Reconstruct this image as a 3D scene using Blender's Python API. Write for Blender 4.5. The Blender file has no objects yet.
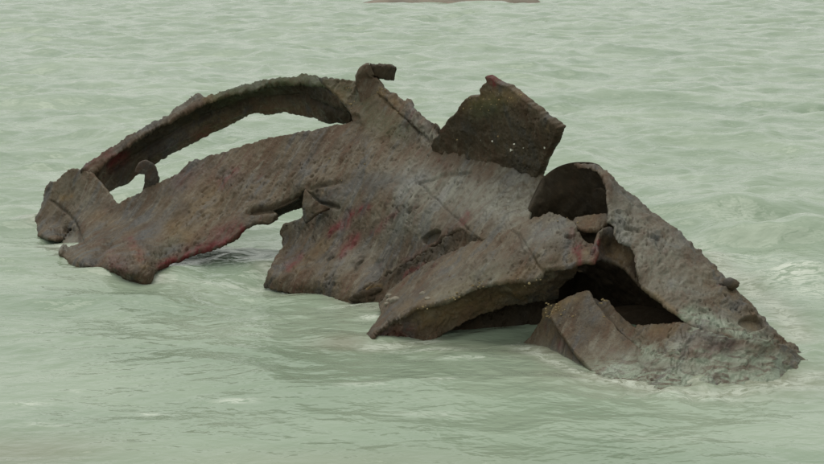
import bpy, math, random
import numpy as np
random.seed(7); rng = np.random.default_rng(7)
scene = bpy.context.scene
col = scene.collection

# ------------------------------------------------------------------ camera
F = 1600.0; CX, CY = 412.0, 232.0; HOR = -45.0; H = 3.0
PITCH = math.atan((CY - HOR) / F)
cd = bpy.data.cameras.new('camera'); cam = bpy.data.objects.new('camera', cd); col.objects.link(cam)
cd.sensor_width = 36.0; cd.lens = 36.0 * F / 824.0
cd.clip_start = 0.1; cd.clip_end = 9000
cam.location = (0, 0, H); cam.rotation_euler = (math.pi / 2 - PITCH, 0, 0)
scene.camera = cam

# ------------------------------------------------------------------ sky and light (overcast)
SUN_EL, SUN_AZ = math.radians(70), math.radians(-30)     # azimuth from +Y towards +X
w = bpy.data.worlds.new('World'); scene.world = w; w.use_nodes = True
nt = w.node_tree; nt.nodes.clear()
out = nt.nodes.new('ShaderNodeOutputWorld'); bg = nt.nodes.new('ShaderNodeBackground')
sky = nt.nodes.new('ShaderNodeTexSky'); sky.sky_type = 'NISHITA'; sky.sun_disc = False
sky.sun_elevation = SUN_EL; sky.sun_rotation = SUN_AZ; sky.dust_density = 4.0; sky.air_density = 1.0
mx = nt.nodes.new('ShaderNodeMix'); mx.data_type = 'RGBA'; mx.inputs[0].default_value = 0.88
mx.inputs[7].default_value = (7.6, 7.9, 7.15, 1)           # cloud deck
nt.links.new(sky.outputs[0], mx.inputs[6]); nt.links.new(mx.outputs[2], bg.inputs[0])
bg.inputs[1].default_value = 0.10
nt.links.new(bg.outputs[0], out.inputs[0])
sd = bpy.data.lights.new('sun', 'SUN'); sun = bpy.data.objects.new('sun', sd); col.objects.link(sun)
sd.energy = 1.4; sd.angle = math.radians(55); sd.color = (1.0, 0.96, 0.88)
sun.rotation_euler = (math.pi / 2 - SUN_EL, 0, math.pi - SUN_AZ)
scene.view_settings.view_transform = 'Standard'; scene.view_settings.look = 'None'
scene.view_settings.exposure = 0.0; scene.view_settings.gamma = 1.0

# ------------------------------------------------------------------ helpers
cp, sp = math.cos(PITCH), math.sin(PITCH)
def P(px, py, Y):
    """point of the place at ground distance Y seen at (px,py) of the survey photograph"""
    px, py, Y = (np.asarray(a, float) for a in (px, py, Y))
    a = (px - CX) / F; b = -(py - CY) / F
    t = Y / (cp + b * sp)
    return np.stack([a * t, Y + 0 * a, H + t * (-sp + b * cp)], -1)
def Yz(py, z):
    b = -(py - CY) / F
    return (z - H) * (cp + b * sp) / (-sp + b * cp)

def _hash(ix, iy, iz, s):
    h = (ix * 374761393 + iy * 668265263 + iz * 2147483647 + s * 974634777) & 0xFFFFFFFF
    h = ((h ^ (h >> 13)) * 1274126177) & 0xFFFFFFFF
    h = ((h ^ (h >> 16)) * 2246822519) & 0xFFFFFFFF
    return h ^ (h >> 15)
def noise3(p, seed=0):
    p = np.asarray(p, float); i = np.floor(p).astype(np.int64); f = p - i
    u = f * f * f * (f * (f * 6 - 15) + 10)
    r = 0
    for dx in (0, 1):
        for dy in (0, 1):
            for dz in (0, 1):
                h = _hash(i[..., 0] + dx, i[..., 1] + dy, i[..., 2] + dz, seed)
                g = ((h & 1023) / 511.5 - 1) * (f[..., 0] - dx) + (((h >> 10) & 1023) / 511.5 - 1) * (f[..., 1] - dy) \
                    + (((h >> 20) & 1023) / 511.5 - 1) * (f[..., 2] - dz)
                wx = u[..., 0] if dx else 1 - u[..., 0]
                wy = u[..., 1] if dy else 1 - u[..., 1]
                wz = u[..., 2] if dz else 1 - u[..., 2]
                r = r + g * wx * wy * wz
    return r * 1.4
def fbm(p, o=4, seed=0, gain=0.5):
    p = np.asarray(p, float); a, r, t = 1.0, 0, 0
    for k in range(o):
        r = r + a * noise3(p, seed + k); p = p * 2.03 + 11.7; t += a; a *= gain
    return r / t
def noise2(x, y, seed=0):
    return noise3(np.stack([x, y, np.zeros_like(x) + 0.37 * seed], -1), seed)

def dist_poly(q, poly, closed=False):
    """distance of points q(N,2) to a polyline; also nearest point"""
    a = np.asarray(poly, float)
    b = np.roll(a, -1, 0) if closed else a[1:]
    a = a if closed else a[:-1]
    best = np.full(len(q), 1e18); near = np.zeros_like(q)
    for k in range(len(a)):
        d = b[k] - a[k]; L = max(d @ d, 1e-9)
        t = np.clip(((q - a[k]) @ d) / L, 0, 1)
        n = a[k] + t[:, None] * d
        dd = ((q - n) ** 2).sum(1)
        m = dd < best
        best[m] = dd[m]; near[m] = n[m]
    return np.sqrt(best), near
def inside(q, poly):
    a = np.asarray(poly, float); b = np.roll(a, -1, 0)
    r = np.zeros(len(q), bool)
    for k in range(len(a)):
        if a[k, 1] == b[k, 1]: continue
        c = (a[k, 1] > q[:, 1]) != (b[k, 1] > q[:, 1])
        x = (b[k, 0] - a[k, 0]) * (q[:, 1] - a[k, 1]) / (b[k, 1] - a[k, 1]) + a[k, 0]
        r ^= c & (q[:, 0] < x)
    return r
def ragged(poly, amp, seed, step=1.6):
    a = np.asarray(poly, float); b = np.roll(a, -1, 0); o = []
    for k in range(len(a)):
        n = max(1, int(np.hypot(*(b[k] - a[k])) / step))
        for j in range(n): o.append(a[k] + (b[k] - a[k]) * j / n)
    o = np.array(o)
    # round the traced corners a little
    o = 0.25 * np.roll(o, 1, 0) + 0.5 * o + 0.25 * np.roll(o, -1, 0)
    n1 = noise2(o[:, 0] / 9, o[:, 1] / 9, seed) * 0.9 + noise2(o[:, 0] / 2.6, o[:, 1] / 2.6, seed + 1) * 1.1
    n2 = noise2(o[:, 0] / 9, o[:, 1] / 9, seed + 5) * 0.9 + noise2(o[:, 0] / 2.6, o[:, 1] / 2.6, seed + 6) * 1.1
    return o + amp * np.stack([n1, n2], 1)
class TPS:
    def __init__(s, c, smooth=0.0):
        c = np.asarray(c, float); s.q = c[:, :2] / 100; n = len(c)
        K = s.k(np.linalg.norm(s.q[:, None] - s.q[None], axis=2)) + smooth * np.eye(n)
        Q = np.c_[np.ones(n), s.q]
        A = np.block([[K, Q], [Q.T, np.zeros((3, 3))]])
        s.w = np.linalg.solve(A, np.r_[c[:, 2], 0, 0, 0])
    @staticmethod
    def k(r): return np.where(r > 1e-9, r * r * np.log(np.maximum(r, 1e-9)), 0)
    def __call__(s, x, y):
        q = np.stack([np.ravel(x), np.ravel(y)], 1) / 100; r = s.w[-3] + q @ s.w[-2:]
        for i in range(len(s.q)):
            r = r + s.w[i] * s.k(np.hypot(q[:, 0] - s.q[i, 0], q[:, 1] - s.q[i, 1]))
        return r.reshape(np.shape(x))

def link(name, verts, faces, mat, parent=None, smooth=True, attrs=None):
    me = bpy.data.meshes.new(name)
    verts = np.asarray(verts, np.float32)
    if isinstance(faces, np.ndarray):
        n, k = faces.shape
        me.vertices.add(len(verts)); me.vertices.foreach_set('co', verts.ravel())
        me.loops.add(n * k); me.loops.foreach_set('vertex_index', faces.astype(np.int32).ravel())
        me.polygons.add(n); me.polygons.foreach_set('loop_start', np.arange(0, n * k, k, dtype=np.int32))
        me.polygons.foreach_set('loop_total', np.full(n, k, np.int32))
        me.update(calc_edges=True); me.validate()
    else:
        me.from_pydata(verts.tolist(), [], faces); me.update()
    me.polygons.foreach_set('use_smooth', np.full(len(me.polygons), smooth))
    for k, v in (attrs or {}).items():
        a = me.attributes.new(k, 'FLOAT', 'POINT'); a.data.foreach_set('value', np.asarray(v, np.float32))
    if mat: me.materials.append(mat)
    o = bpy.data.objects.new(name, me); col.objects.link(o)
    if parent is not None: o.parent = parent
    return o

# ------------------------------------------------------------------ materials
class NB:
    def __init__(s, name):
        s.m = bpy.data.materials.new(name); s.m.use_nodes = True; s.t = s.m.node_tree; s.t.nodes.clear()
        s.out = s.n('ShaderNodeOutputMaterial'); s.b = s.n('ShaderNodeBsdfPrincipled'); s.l(s.b.outputs[0], s.out.inputs[0])
        s.geo = s.n('ShaderNodeNewGeometry')
    def n(s, t, **k):
        x = s.t.nodes.new(t)
        for a, v in k.items(): setattr(x, a, v)
        return x
    def l(s, a, b): s.t.links.new(a, b)
    def vec(s, scale=(1, 1, 1), rot=(0, 0, 0)):
        m = s.n('ShaderNodeMapping'); m.inputs['Scale'].default_value = scale; m.inputs['Rotation'].default_value = rot
        s.l(s.geo.outputs['Position'], m.inputs[0]); return m.outputs[0]
    def noise(s, scale, detail=4, rough=0.55, vec=None, dist=0.0):
        x = s.n('ShaderNodeTexNoise'); x.inputs['Scale'].default_value = scale; x.inputs['Detail'].default_value = detail
        x.inputs['Roughness'].default_value = rough; x.inputs['Distortion'].default_value = dist
        s.l(vec if vec else s.geo.outputs['Position'], x.inputs['Vector']); return x.outputs['Fac']
    def ramp(s, v, a, b, lo=0.0, hi=1.0):
        x = s.n('ShaderNodeMapRange', interpolation_type='SMOOTHSTEP'); s.l(v, x.inputs[0])
        for i, q in zip((1, 2, 3, 4), (a, b, lo, hi)): x.inputs[i].default_value = q
        return x.outputs[0]
    def math(s, op, a, b=None):
        x = s.n('ShaderNodeMath', operation=op)
        for i, q in enumerate((a, b)):
            if q is None: continue
            if isinstance(q, (int, float)): x.inputs[i].default_value = q
            else: s.l(q, x.inputs[i])
        return x.outputs[0]
    def mix(s, f, a, b):
        x = s.n('ShaderNodeMix', data_type='RGBA')
        for i, q in ((0, f), (6, a), (7, b)):
            if isinstance(q, tuple): x.inputs[i].default_value = (*q, 1)
            elif isinstance(q, (int, float)): x.inputs[i].default_value = q
            else: s.l(q, x.inputs[i])
        return x.outputs[2]
    def attr(s, name):
        x = s.n('ShaderNodeAttribute', attribute_name=name); return x.outputs['Fac']
    def bump(s, h, strength, dist, prev=None):
        x = s.n('ShaderNodeBump'); x.inputs['Strength'].default_value = strength; x.inputs['Distance'].default_value = dist
        s.l(h, x.inputs['Height'])
        if prev: s.l(prev, x.inputs['Normal'])
        return x.outputs[0]

def hull_material():
    k = NB('encrusted_rusty_iron')
    def dot(v):
        x = k.n('ShaderNodeVectorMath', operation='DOT_PRODUCT'); k.l(k.geo.outputs['Position'], x.inputs[0]); x.inputs[1].default_value = v; return x.outputs['Value']
    cb = k.n('ShaderNodeCombineXYZ')                         # axes down the plates and along the hull
    for a_, v_ in enumerate(((-.083, -.105, -.151), (-.785, .619, 0), (.465, .589, -.662))): k.l(dot(v_), cb.inputs[a_])
    fall = cb.outputs[0]
    n1 = k.noise(1.6, 5, 0.6); n2 = k.noise(7, 5, 0.62); n3 = k.noise(34, 4, 0.6); n4 = k.noise(100, 3, 0.6)
    s1 = k.noise(5, 5, 0.62, fall, 0.4); s2 = k.noise(15, 5, 0.65, fall, 0.5); s3 = k.noise(11, 4, 0.6, fall, 0.3)
    c = k.mix(k.ramp(n1, 0.35, 0.65), (0.056, 0.038, 0.022), (0.112, 0.084, 0.053))
    c = k.mix(k.math('MULTIPLY', k.ramp(s1, 0.50, 0.62), 0.75), c, (0.090, 0.052, 0.031))     # rust brown runs
    c = k.mix(k.math('MULTIPLY', k.ramp(s1, 0.49, 0.37), 0.75), c, (0.050, 0.049, 0.048))     # blue grey runs
    c = k.mix(k.math('MULTIPLY', k.ramp(s3, 0.60, 0.72), 0.45), c, (0.090, 0.030, 0.024))     # thin red runs
    c = k.mix(k.math('MULTIPLY', k.ramp(s2, 0.53, 0.66), 0.65), c, (0.155, 0.134, 0.100))     # silt streaks
    c = k.mix(k.math('MULTIPLY', k.ramp(n3, 0.55, 0.72), 0.45), c, (0.165, 0.144, 0.108))       # silt specks
    c = k.mix(k.math('MULTIPLY', k.ramp(n2, 0.42, 0.30), 0.5), c, (0.045, 0.036, 0.028))
    c = k.mix(k.math('MULTIPLY', k.ramp(n4, 0.46, 0.33), 0.8), c, (0.026, 0.021, 0.017))      # black scale
    br = k.noise(18, 5, 0.65)
    def lay(c, name, colr, amt, lo=0.3):
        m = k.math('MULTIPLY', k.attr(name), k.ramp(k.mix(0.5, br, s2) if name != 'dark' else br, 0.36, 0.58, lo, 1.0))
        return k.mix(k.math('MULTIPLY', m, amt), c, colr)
    c = lay(c, 'pale', (0.175, 0.178, 0.142), 0.7)
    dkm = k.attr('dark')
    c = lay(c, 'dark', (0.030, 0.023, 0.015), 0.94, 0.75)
    c = lay(c, 'blue', (0.045, 0.049, 0.055), 0.85)
    c = lay(c, 'ochre', (0.165, 0.108, 0.045), 0.8)
    c = lay(c, 'green', (0.048, 0.064, 0.026), 0.85)
    rm = k.math('MULTIPLY', k.attr('red'), k.ramp(s2, 0.38, 0.56, 0.15, 1.0))
    c = k.mix(k.math('MULTIPLY', rm, 0.97), c, (0.098, 0.012, 0.013))
    ws = k.math('MULTIPLY', k.attr('wash'), k.ramp(k.noise(9, 6, 0.7, k.vec((0.6, 1.3, 1.6), (0, 0, .2)), 1.0), 0.40, 0.54))
    c = k.mix(k.math('MULTIPLY', ws, 0.85), c, (0.215, 0.262, 0.195))
    k.l(c, k.b.inputs['Base Color'])
    k.l(k.math('ADD', k.math('MULTIPLY', k.math('MAXIMUM', k.attr('pale'), k.attr('wash')), 0.22), k.math('SUBTRACT', 0.24, k.math('MULTIPLY', dkm, 0.16))), k.b.inputs['Specular IOR Level'])
    rgh = k.math('SUBTRACT', k.math('SUBTRACT', k.ramp(s1, 0.35, 0.65, 0.45, 0.72), k.math('MULTIPLY', k.attr('pale'), 0.10)), k.math('MULTIPLY', ws, 0.3))
    k.l(rgh, k.b.inputs['Roughness'])
    b = k.bump(s2, 0.35, 0.010); b = k.bump(n3, 0.5, 0.009, b); b = k.bump(n4, 0.6, 0.005, b)
    k.l(b, k.b.inputs['Normal'])
    return k.m
MH = hull_material()

def water_material():
    k = NB('milky_green_sea')
    v1 = k.vec((0.75, 1.25, 1), (0, 0, 0.15)); v2 = k.vec((0.8, 1.2, 1), (0, 0, -0.4))
    r1 = k.noise(3.0, 4, 0.5, v1, 0.5); r2 = k.noise(7, 2, 0.5, v2, 0.3); r3 = k.noise(18, 1, 0.5, v1, 0.2)
    big = k.noise(0.5, 4, 0.55, v1)
    c = k.mix(k.ramp(big, 0.3, 0.7), (0.238, 0.308, 0.226), (0.316, 0.384, 0.294))
    c = k.mix(k.math('MULTIPLY', k.attr('silt'), 0.85), c, (0.215, 0.190, 0.140))
    # foam flecks and streaks
    fs = k.noise(4.0, 7, 0.66, k.vec((0.7, 1.7, 1), (0, 0, .2)), 1.6)
    fl = k.math('MULTIPLY', k.ramp(fs, 0.65, 0.78), 0.5)
    fa = k.math('MULTIPLY', k.attr('foam'), k.ramp(k.noise(10, 6, 0.7, k.vec((0.7, 1.4, 1), (0, 0, .15)), 1.4), 0.42, 0.56))
    fm = k.math('MINIMUM', k.math('ADD', fl, fa), 1.0)
    c = k.mix(fm, c, (0.60, 0.64, 0.57))
    k.l(c, k.b.inputs['Base Color'])
    k.l(k.ramp(fm, 0, 1, 0.10, 0.6), k.b.inputs['Roughness'])
    k.b.inputs['IOR'].default_value = 1.33
    b = k.bump(r1, 0.5, 0.06); b = k.bump(r2, 0.5, 0.024, b); b = k.bump(r3, 0.3, 0.006, b)
    k.l(b, k.b.inputs['Normal'])
    return k.m
MW = water_material()

def simple_material(name, a, b_, scale, rough=0.8, bump=0.01):
    k = NB(name); n = k.noise(scale, 5, 0.6)
    k.l(k.mix(k.ramp(n, 0.35, 0.65), a, b_), k.b.inputs['Base Color']); k.b.inputs['Roughness'].default_value = rough
    k.l(k.bump(k.noise(scale * 2.5, 4, 0.6), 0.6, bump), k.b.inputs['Normal'])
    return k.m
MB = simple_material('barnacle_shell', (0.27, 0.18, 0.08), (0.38, 0.30, 0.17), 60, 0.7, 0.004)
MWS = simple_material('white_shell', (0.7, 0.68, 0.6), (0.8, 0.78, 0.7), 60, 0.5, 0.002)
MP = simple_material('beach_pebble', (0.15, 0.13, 0.10), (0.25, 0.22, 0.17), 25, 0.7, 0.004)
MS = simple_material('wet_brown_sand', (0.15, 0.125, 0.10), (0.23, 0.19, 0.15), 0.8, 0.8, 0.05)

# ------------------------------------------------------------------ sea
def lin(a, b, n): return np.linspace(a, b, n)
def sea_height(x, y, sx, sy):
    """wind chop; wavelengths shorter than the mesh spacing are left out"""
    h = np.zeros_like(x)
    wx = x + 0.35 * noise2(x * 0.6, y * 0.6, 3); wy = y + 0.35 * noise2(x * 0.6, y * 0.6, 4)
    for i, (lam, amp, ang, st) in enumerate(((3.1, .110, .30, 1.7), (1.7, .085, -.32, 1.8), (0.95, .055, .52, 1.7),
                                             (0.52, .030, -.45, 1.6), (0.28, .013, .25, 1.5), (0.15, .004, -.2, 1.4))):
        c, s = math.cos(ang), math.sin(ang)
        u = (wx * c + wy * s) / (lam * st); v = (-wx * s + wy * c) / lam
        n = noise2(u + 3.1 * i, v - 7.3 * i, 20 + i)
        r = 1 - np.abs(n) * 2.1                                  # sharp crests
        fade = np.clip((lam / np.maximum(sy, 1e-6) - 1.2) / 2.0, 0, 1)
        h += amp * fade * (0.55 * r + 0.75 * noise2(u * 1.3 + 9, v * 1.3, 40 + i) - 0.25)
    return h
def blob(x, y, px, py, rx, ry, amp):
    c = P(px, py, Yz(py, 0.0)); return amp * np.exp(-((x - c[0]) / rx) ** 2 - ((y - c[1]) / ry) ** 2)
ys = [5.5]
while ys[-1] < 140: ys.append(ys[-1] * 1.0032)
while ys[-1] < 6000: ys.append(ys[-1] * 1.06)
ys = np.array(ys)
us = np.r_[lin(-2.2, -0.48, 24)[:-1], lin(-0.48, 0.48, 640), lin(0.48, 2.2, 24)[1:]]
Yg, Ug = np.meshgrid(ys, us, indexing='ij'); Xg = Yg * Ug
sy = np.gradient(ys)[:, None] * np.ones_like(Xg)
sx = np.gradient(us)[None, :] * Yg
hz = sea_height(Xg, Yg, sx, np.maximum(sy, sx * 0.7))
lee = np.clip((Yg - 10) / 7, 0, 1)                                # the wreck shelters the near water
hz *= (0.40 + 1.25 * lee) * np.where(Yg > 60, 1.2, 1.0)
for a in ((735, 215, .75, .55, .20), (790, 236, .9, .5, .18), (800, 285, .5, .5, .14), (705, 262, .35, .5, .08), (20, 210, .7, .4, .06)):
    hz += blob(Xg, Yg, *a)
chop = np.minimum(1, blob(Xg, Yg, 690, 385, 1.0, .45, 1) + blob(Xg, Yg, 800, 350, .5, .6, 1))
hz += chop * (0.045 * noise2(Xg * 3.2, Yg * 4.5, 61) + 0.03 * noise2(Xg * 8, Yg * 9, 62)) * (np.abs(Ug) < .36)
foam = np.zeros_like(Xg)
for a in ((790, 285, .30, .55, 1.0), (700, 250, .22, .6, .9), (750, 262, .5, .35, .6), (812, 300, .3, .3, .8), (735, 225, .4, .35, .45),
          (236, 404, .13, .05, 1.0), (146, 416, .11, .05, .9), (28, 407, .16, .05, .8), (45, 429, .13, .04, .8), (75, 393, .05, .03, .8),
          (365, 393, .22, .06, .6), (445, 388, .12, .05, .5), (230, 283, .5, .12, .6), (250, 238, .4, .3, .35), (165, 283, .3, .08, .5),
          (430, 352, .30, .10, .6), (470, 362, .35, .07, .5), (345, 302, .22, .10, .7), (370, 318, .10, .12, .9), (60, 250, .3, .2, .35),
          (690, 396, .45, .10, .7), (620, 384, .35, .10, .7), (780, 385, .3, .15, .6), (660, 440, .5, .1, .25), (440, 418, .3, .06, .4)):
    foam = np.maximum(foam, blob(Xg, Yg, *a))
WL = [[(30, 224), (51, 228), (66, 231)], [(59, 250), (84, 265), (113, 271), (154, 281)], [(267, 272), (300, 279), (355, 298), (377, 308)], [(366, 349), (408, 346), (430, 343)], [(517, 347), (579, 375), (608, 380), (650, 387), (695, 392), (760, 388), (815, 374)], [(700, 250), (760, 300), (800, 340)]]
near = (np.abs(Ug) < .3) & (Yg > 10) & (Yg < 20)
qn = np.stack([Xg[near], Yg[near]], 1); lap = np.zeros(len(qn))
for L_ in WL:
    d_, _ = dist_poly(qn, [P(a, b, Yz(b, 0.0))[:2] for a, b in L_]); lap = np.maximum(lap, np.exp(-(d_ / .10) ** 2))
tmp = np.zeros_like(Xg); tmp[near] = .55 * lap; foam = np.maximum(foam, tmp)
silt = np.zeros_like(Xg)
tmp = np.zeros_like(Xg); tmp[near] = .5 * lap ** .35; silt = np.maximum(silt, tmp)
for a in ((560, 352, .55, .35, .8), (640, 380, .7, .35, .75), (760, 378, .6, .4, .7), (345, 345, .28, .25, .75), (20, 455, .6, .35, .55),
          (330, 462, 1.2, .22, .25), (110, 272, .5, .5, .35), (310, 285, .4, .35, .45), (465, 350, .5, .3, .4)):
    silt = np.maximum(silt, blob(Xg, Yg, *a))
vs = np.stack([Xg, Yg, hz], -1).reshape(-1, 3)
nr, nc = Xg.shape; idx = np.arange(nr * nc).reshape(nr, nc)
fq = np.stack([idx[:-1, :-1], idx[:-1, 1:], idx[1:, 1:], idx[1:, :-1]], -1).reshape(-1, 4)
sea = link('water', vs, fq, MW, attrs={'foam': foam.ravel(), 'silt': silt.ravel()}); sea['kind'] = 'structure'

# sand bank across the bay, about a hundred metres off
bx = lin(-3.4, 8.2, 90); prof = [(-.6, -.15), (-.1, .03), (.25, .20), (.7, .30), (2.2, .36), (6.0, .30), (9, -.2)]
bv = []
for i, x in enumerate(bx):
    e = min(1, (i / 14) ** 0.8, ((len(bx) - 1 - i) / 3) ** 0.6 if i < len(bx) - 1 else 0)
    for (dy, z) in prof:
        n = float(noise2(np.array([x * .9]), np.array([dy * .8]), 5)[0])
        bv.append((x, 101.0 + dy + .5 * n, (z * (1 + .35 * n) + .12) * e - .12))
m = len(prof); bf = [(i * m + j, (i + 1) * m + j, (i + 1) * m + j + 1, i * m + j + 1) for i in range(len(bx) - 1) for j in range(m - 1)]
bank = link('sand_bank', bv, bf, MS); bank['kind'] = 'structure'

# ------------------------------------------------------------------ the wreck
wreck = bpy.data.objects.new('shipwreck', None); col.objects.link(wreck)
wreck.location = (0, 14.0, 0); wreck.empty_display_size = 0.5
wreck['label'] = 'broken rusty iron hull of a wreck lying half sunk in pale green sea'
wreck['category'] = 'shipwreck'
OFF = np.array(wreck.location)
MASKS = ('wash', 'pale', 'dark', 'blue', 'ochre', 'green', 'red')
SHEETS = {}

def paint_masks(q, p3, paint, seed=0):
    at = {m: np.zeros(len(q)) for m in MASKS}
    qq = q + 5.0 * np.stack([noise2(q[:, 0] / 14, q[:, 1] / 14, seed + 71), noise2(q[:, 0] / 14, q[:, 1] / 14, seed + 72)], 1)
    for (mname, line, wd, st) in paint or ():
        if len(line) == 1: d = np.hypot(qq[:, 0] - line[0][0], qq[:, 1] - line[0][1])
        else: d, _ = dist_poly(qq, line)
        at[mname] = np.maximum(at[mname], st * np.exp(-(d / wd) ** 2))
    return at
_f = np.array([-.41, -.52, -.75]); _f /= np.linalg.norm(_f); _g = np.cross(_f, [0, 0, 1.]); _g /= np.linalg.norm(_g)
FALL = np.stack([_f, _g, np.cross(_f, _g)])            # down the plates, along the hull, through the plate
def relief(p3, amp, seed):
    """encrusted surface: swellings, streaks along the plates and eaten-out pits"""
    q = p3 @ FALL.T
    wv = q + 0.04 * np.stack([noise3(p3 * 8, seed + 40), noise3(p3 * 8, seed + 41), noise3(p3 * 8, seed + 42)], 1)
    d = 0.028 * fbm(p3 * 1.5, 2, seed) + 0.016 * fbm(wv * np.array([2.2, 15, 15.]), 4, seed + 9, .6)
    d = d + 0.0045 * fbm(p3 * 24, 3, seed + 3, .65)
    # scaled-off layers with crisp steps
    lay = fbm(wv * np.array([3.0, 7, 7.]) + 4, 4, seed + 21, .55)
    d = d + 0.010 * (np.clip((lay - 0.02) * 16, 0, 1) + np.clip((lay - 0.16) * 18, 0, 1) - np.clip((-0.14 - lay) * 18, 0, 1))
    where = np.clip(0.36 + 1.8 * noise3(p3 * 1.3, seed + 44), 0, 1)
    pit = noise3(wv * np.array([14, 46, 46.]), seed + 15)
    d = d - 0.030 * where * np.clip((pit - 0.40) * 6, 0, 1)
    pit = noise3(wv * np.array([7, 22, 22.]), seed + 16)
    d = d - 0.022 * where * np.clip((pit - 0.44) * 7, 0, 1)
    return 0.78 * d * amp

def sheet(name, poly, ctrl, thick=0.06, amp=1.0, rag=0.8, seed=0, paint=None, grooves=(), dents=(), holes=(), step=0.82,
          parent=None, label=None, mat=None, flip=1, round_px=1.4, smooth=0.0):
    """a plate of iron: traced outline, its own depth over the outline, real thickness and relief"""
    pl = ragged(poly, rag * 1.25, seed * 13 + 1, 1.2)
    hl = [ragged(h, rag * 0.7, seed * 13 + 50 + i) for i, h in enumerate(holes)]
    x0, y0 = pl.min(0) - 2; x1, y1 = pl.max(0) + 2
    gx = np.arange(x0, x1, step); gy = np.arange(y0, y1, step)
    C = np.stack(np.meshgrid(gx[:-1] + step / 2, gy[:-1] + step / 2), -1).reshape(-1, 2)
    keep = inside(C, pl)
    for h in hl: keep &= ~inside(C, h)
    keep = keep.reshape(len(gy) - 1, len(gx) - 1)
    ii = np.arange(len(gx) * len(gy)).reshape(len(gy), len(gx))
    fq = np.stack([ii[:-1, :-1], ii[1:, :-1], ii[1:, 1:], ii[:-1, 1:]], -1)[keep]
    used, inv = np.unique(fq, return_inverse=True); fq = inv.reshape(-1, 4)
    q = np.stack(np.meshgrid(gx, gy), -1).reshape(-1, 2)[used]
    # boundary edges
    e = np.concatenate([fq[:, [0, 1]], fq[:, [1, 2]], fq[:, [2, 3]], fq[:, [3, 0]]])
    key = e.min(1).astype(np.int64) * len(q) + e.max(1)
    _, i1, cnt = np.unique(key, return_index=True, return_counts=True)
    be = e[i1[cnt == 1]]
    dl, nl = dist_poly(q, pl, True)
    for h in hl:
        d2, n2 = dist_poly(q, h, True); m_ = d2 < dl; dl[m_] = d2[m_]; nl[m_] = n2[m_]
    bset = np.zeros(len(q), bool); bset[be.ravel()] = True
    q = q.copy(); q[bset & (dl < 2 * step)] = nl[bset & (dl < 2 * step)]
    dl[bset] = 0
    tps = TPS([(a, b, Yz(b, float(c[1:])) if isinstance(c, str) else c) for a, b, c in ctrl], smooth)
    SHEETS[name] = tps
    Y = tps(q[:, 0], q[:, 1]); p3 = P(q[:, 0], q[:, 1], Y)
    def normals(p):
        n = np.zeros_like(p)
        fn = np.cross(p[fq[:, 2]] - p[fq[:, 0]], p[fq[:, 3]] - p[fq[:, 1]])
        for k in range(4): np.add.at(n, fq[:, k], fn)
        return n / np.maximum(np.linalg.norm(n, axis=1, keepdims=True), 1e-12)
    n = normals(p3)
    cv = np.array([0, 0, H]) - p3
    if (n * cv).sum(1).mean() < 0: fq = fq[:, ::-1]; n = -n
    d = relief(p3, amp, seed)
    dk = np.clip((-d / max(amp, 1e-3) - 0.010) / 0.03, 0, 1) * 0.0
    at = paint_masks(q, p3, paint, seed)
    for (line, wpx, dep) in grooves:
        g, _ = dist_poly(q + 0.8 * noise2(q[:, 0] / 6, q[:, 1] / 6, seed + 3)[:, None], line)
        gm = np.exp(-(g / wpx) ** 2); d = d - dep * gm
    for (cx, cy, rx, ry, rot, dep) in dents:
        c, s = math.cos(rot), math.sin(rot); dx, dy = q[:, 0] - cx, q[:, 1] - cy
        r = np.hypot((dx * c + dy * s) / rx, (-dx * s + dy * c) / ry)
        d = d - dep * np.clip((1.12 - r) / 0.35, 0, 1)
    rd = np.clip(1 - dl / round_px, 0, 1)
    d = d - 0.36 * thick * rd * rd
    front = p3 + n * d[:, None]
    back = p3 - n * (thick * (1 - 0.25 * rd))[:, None] + n * (0.4 * relief(p3 + 5, amp, seed + 31))[:, None]
    N = len(q)
    # orient the rim strip
    side = np.concatenate([be[:, [1, 0]], be + N], 1)
    side = np.stack([be[:, 1], be[:, 0], be[:, 0] + N, be[:, 1] + N], 1)
    faces = np.concatenate([fq, fq[:, ::-1] + N, side])
    V = np.concatenate([front, back])
    pr = wreck if parent is None else parent
    o = link(name, V - OFF, faces, mat or MH, pr, attrs={k: np.r_[v, v] for k, v in at.items()})
    if label: o['label'] = label
    return o
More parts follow.
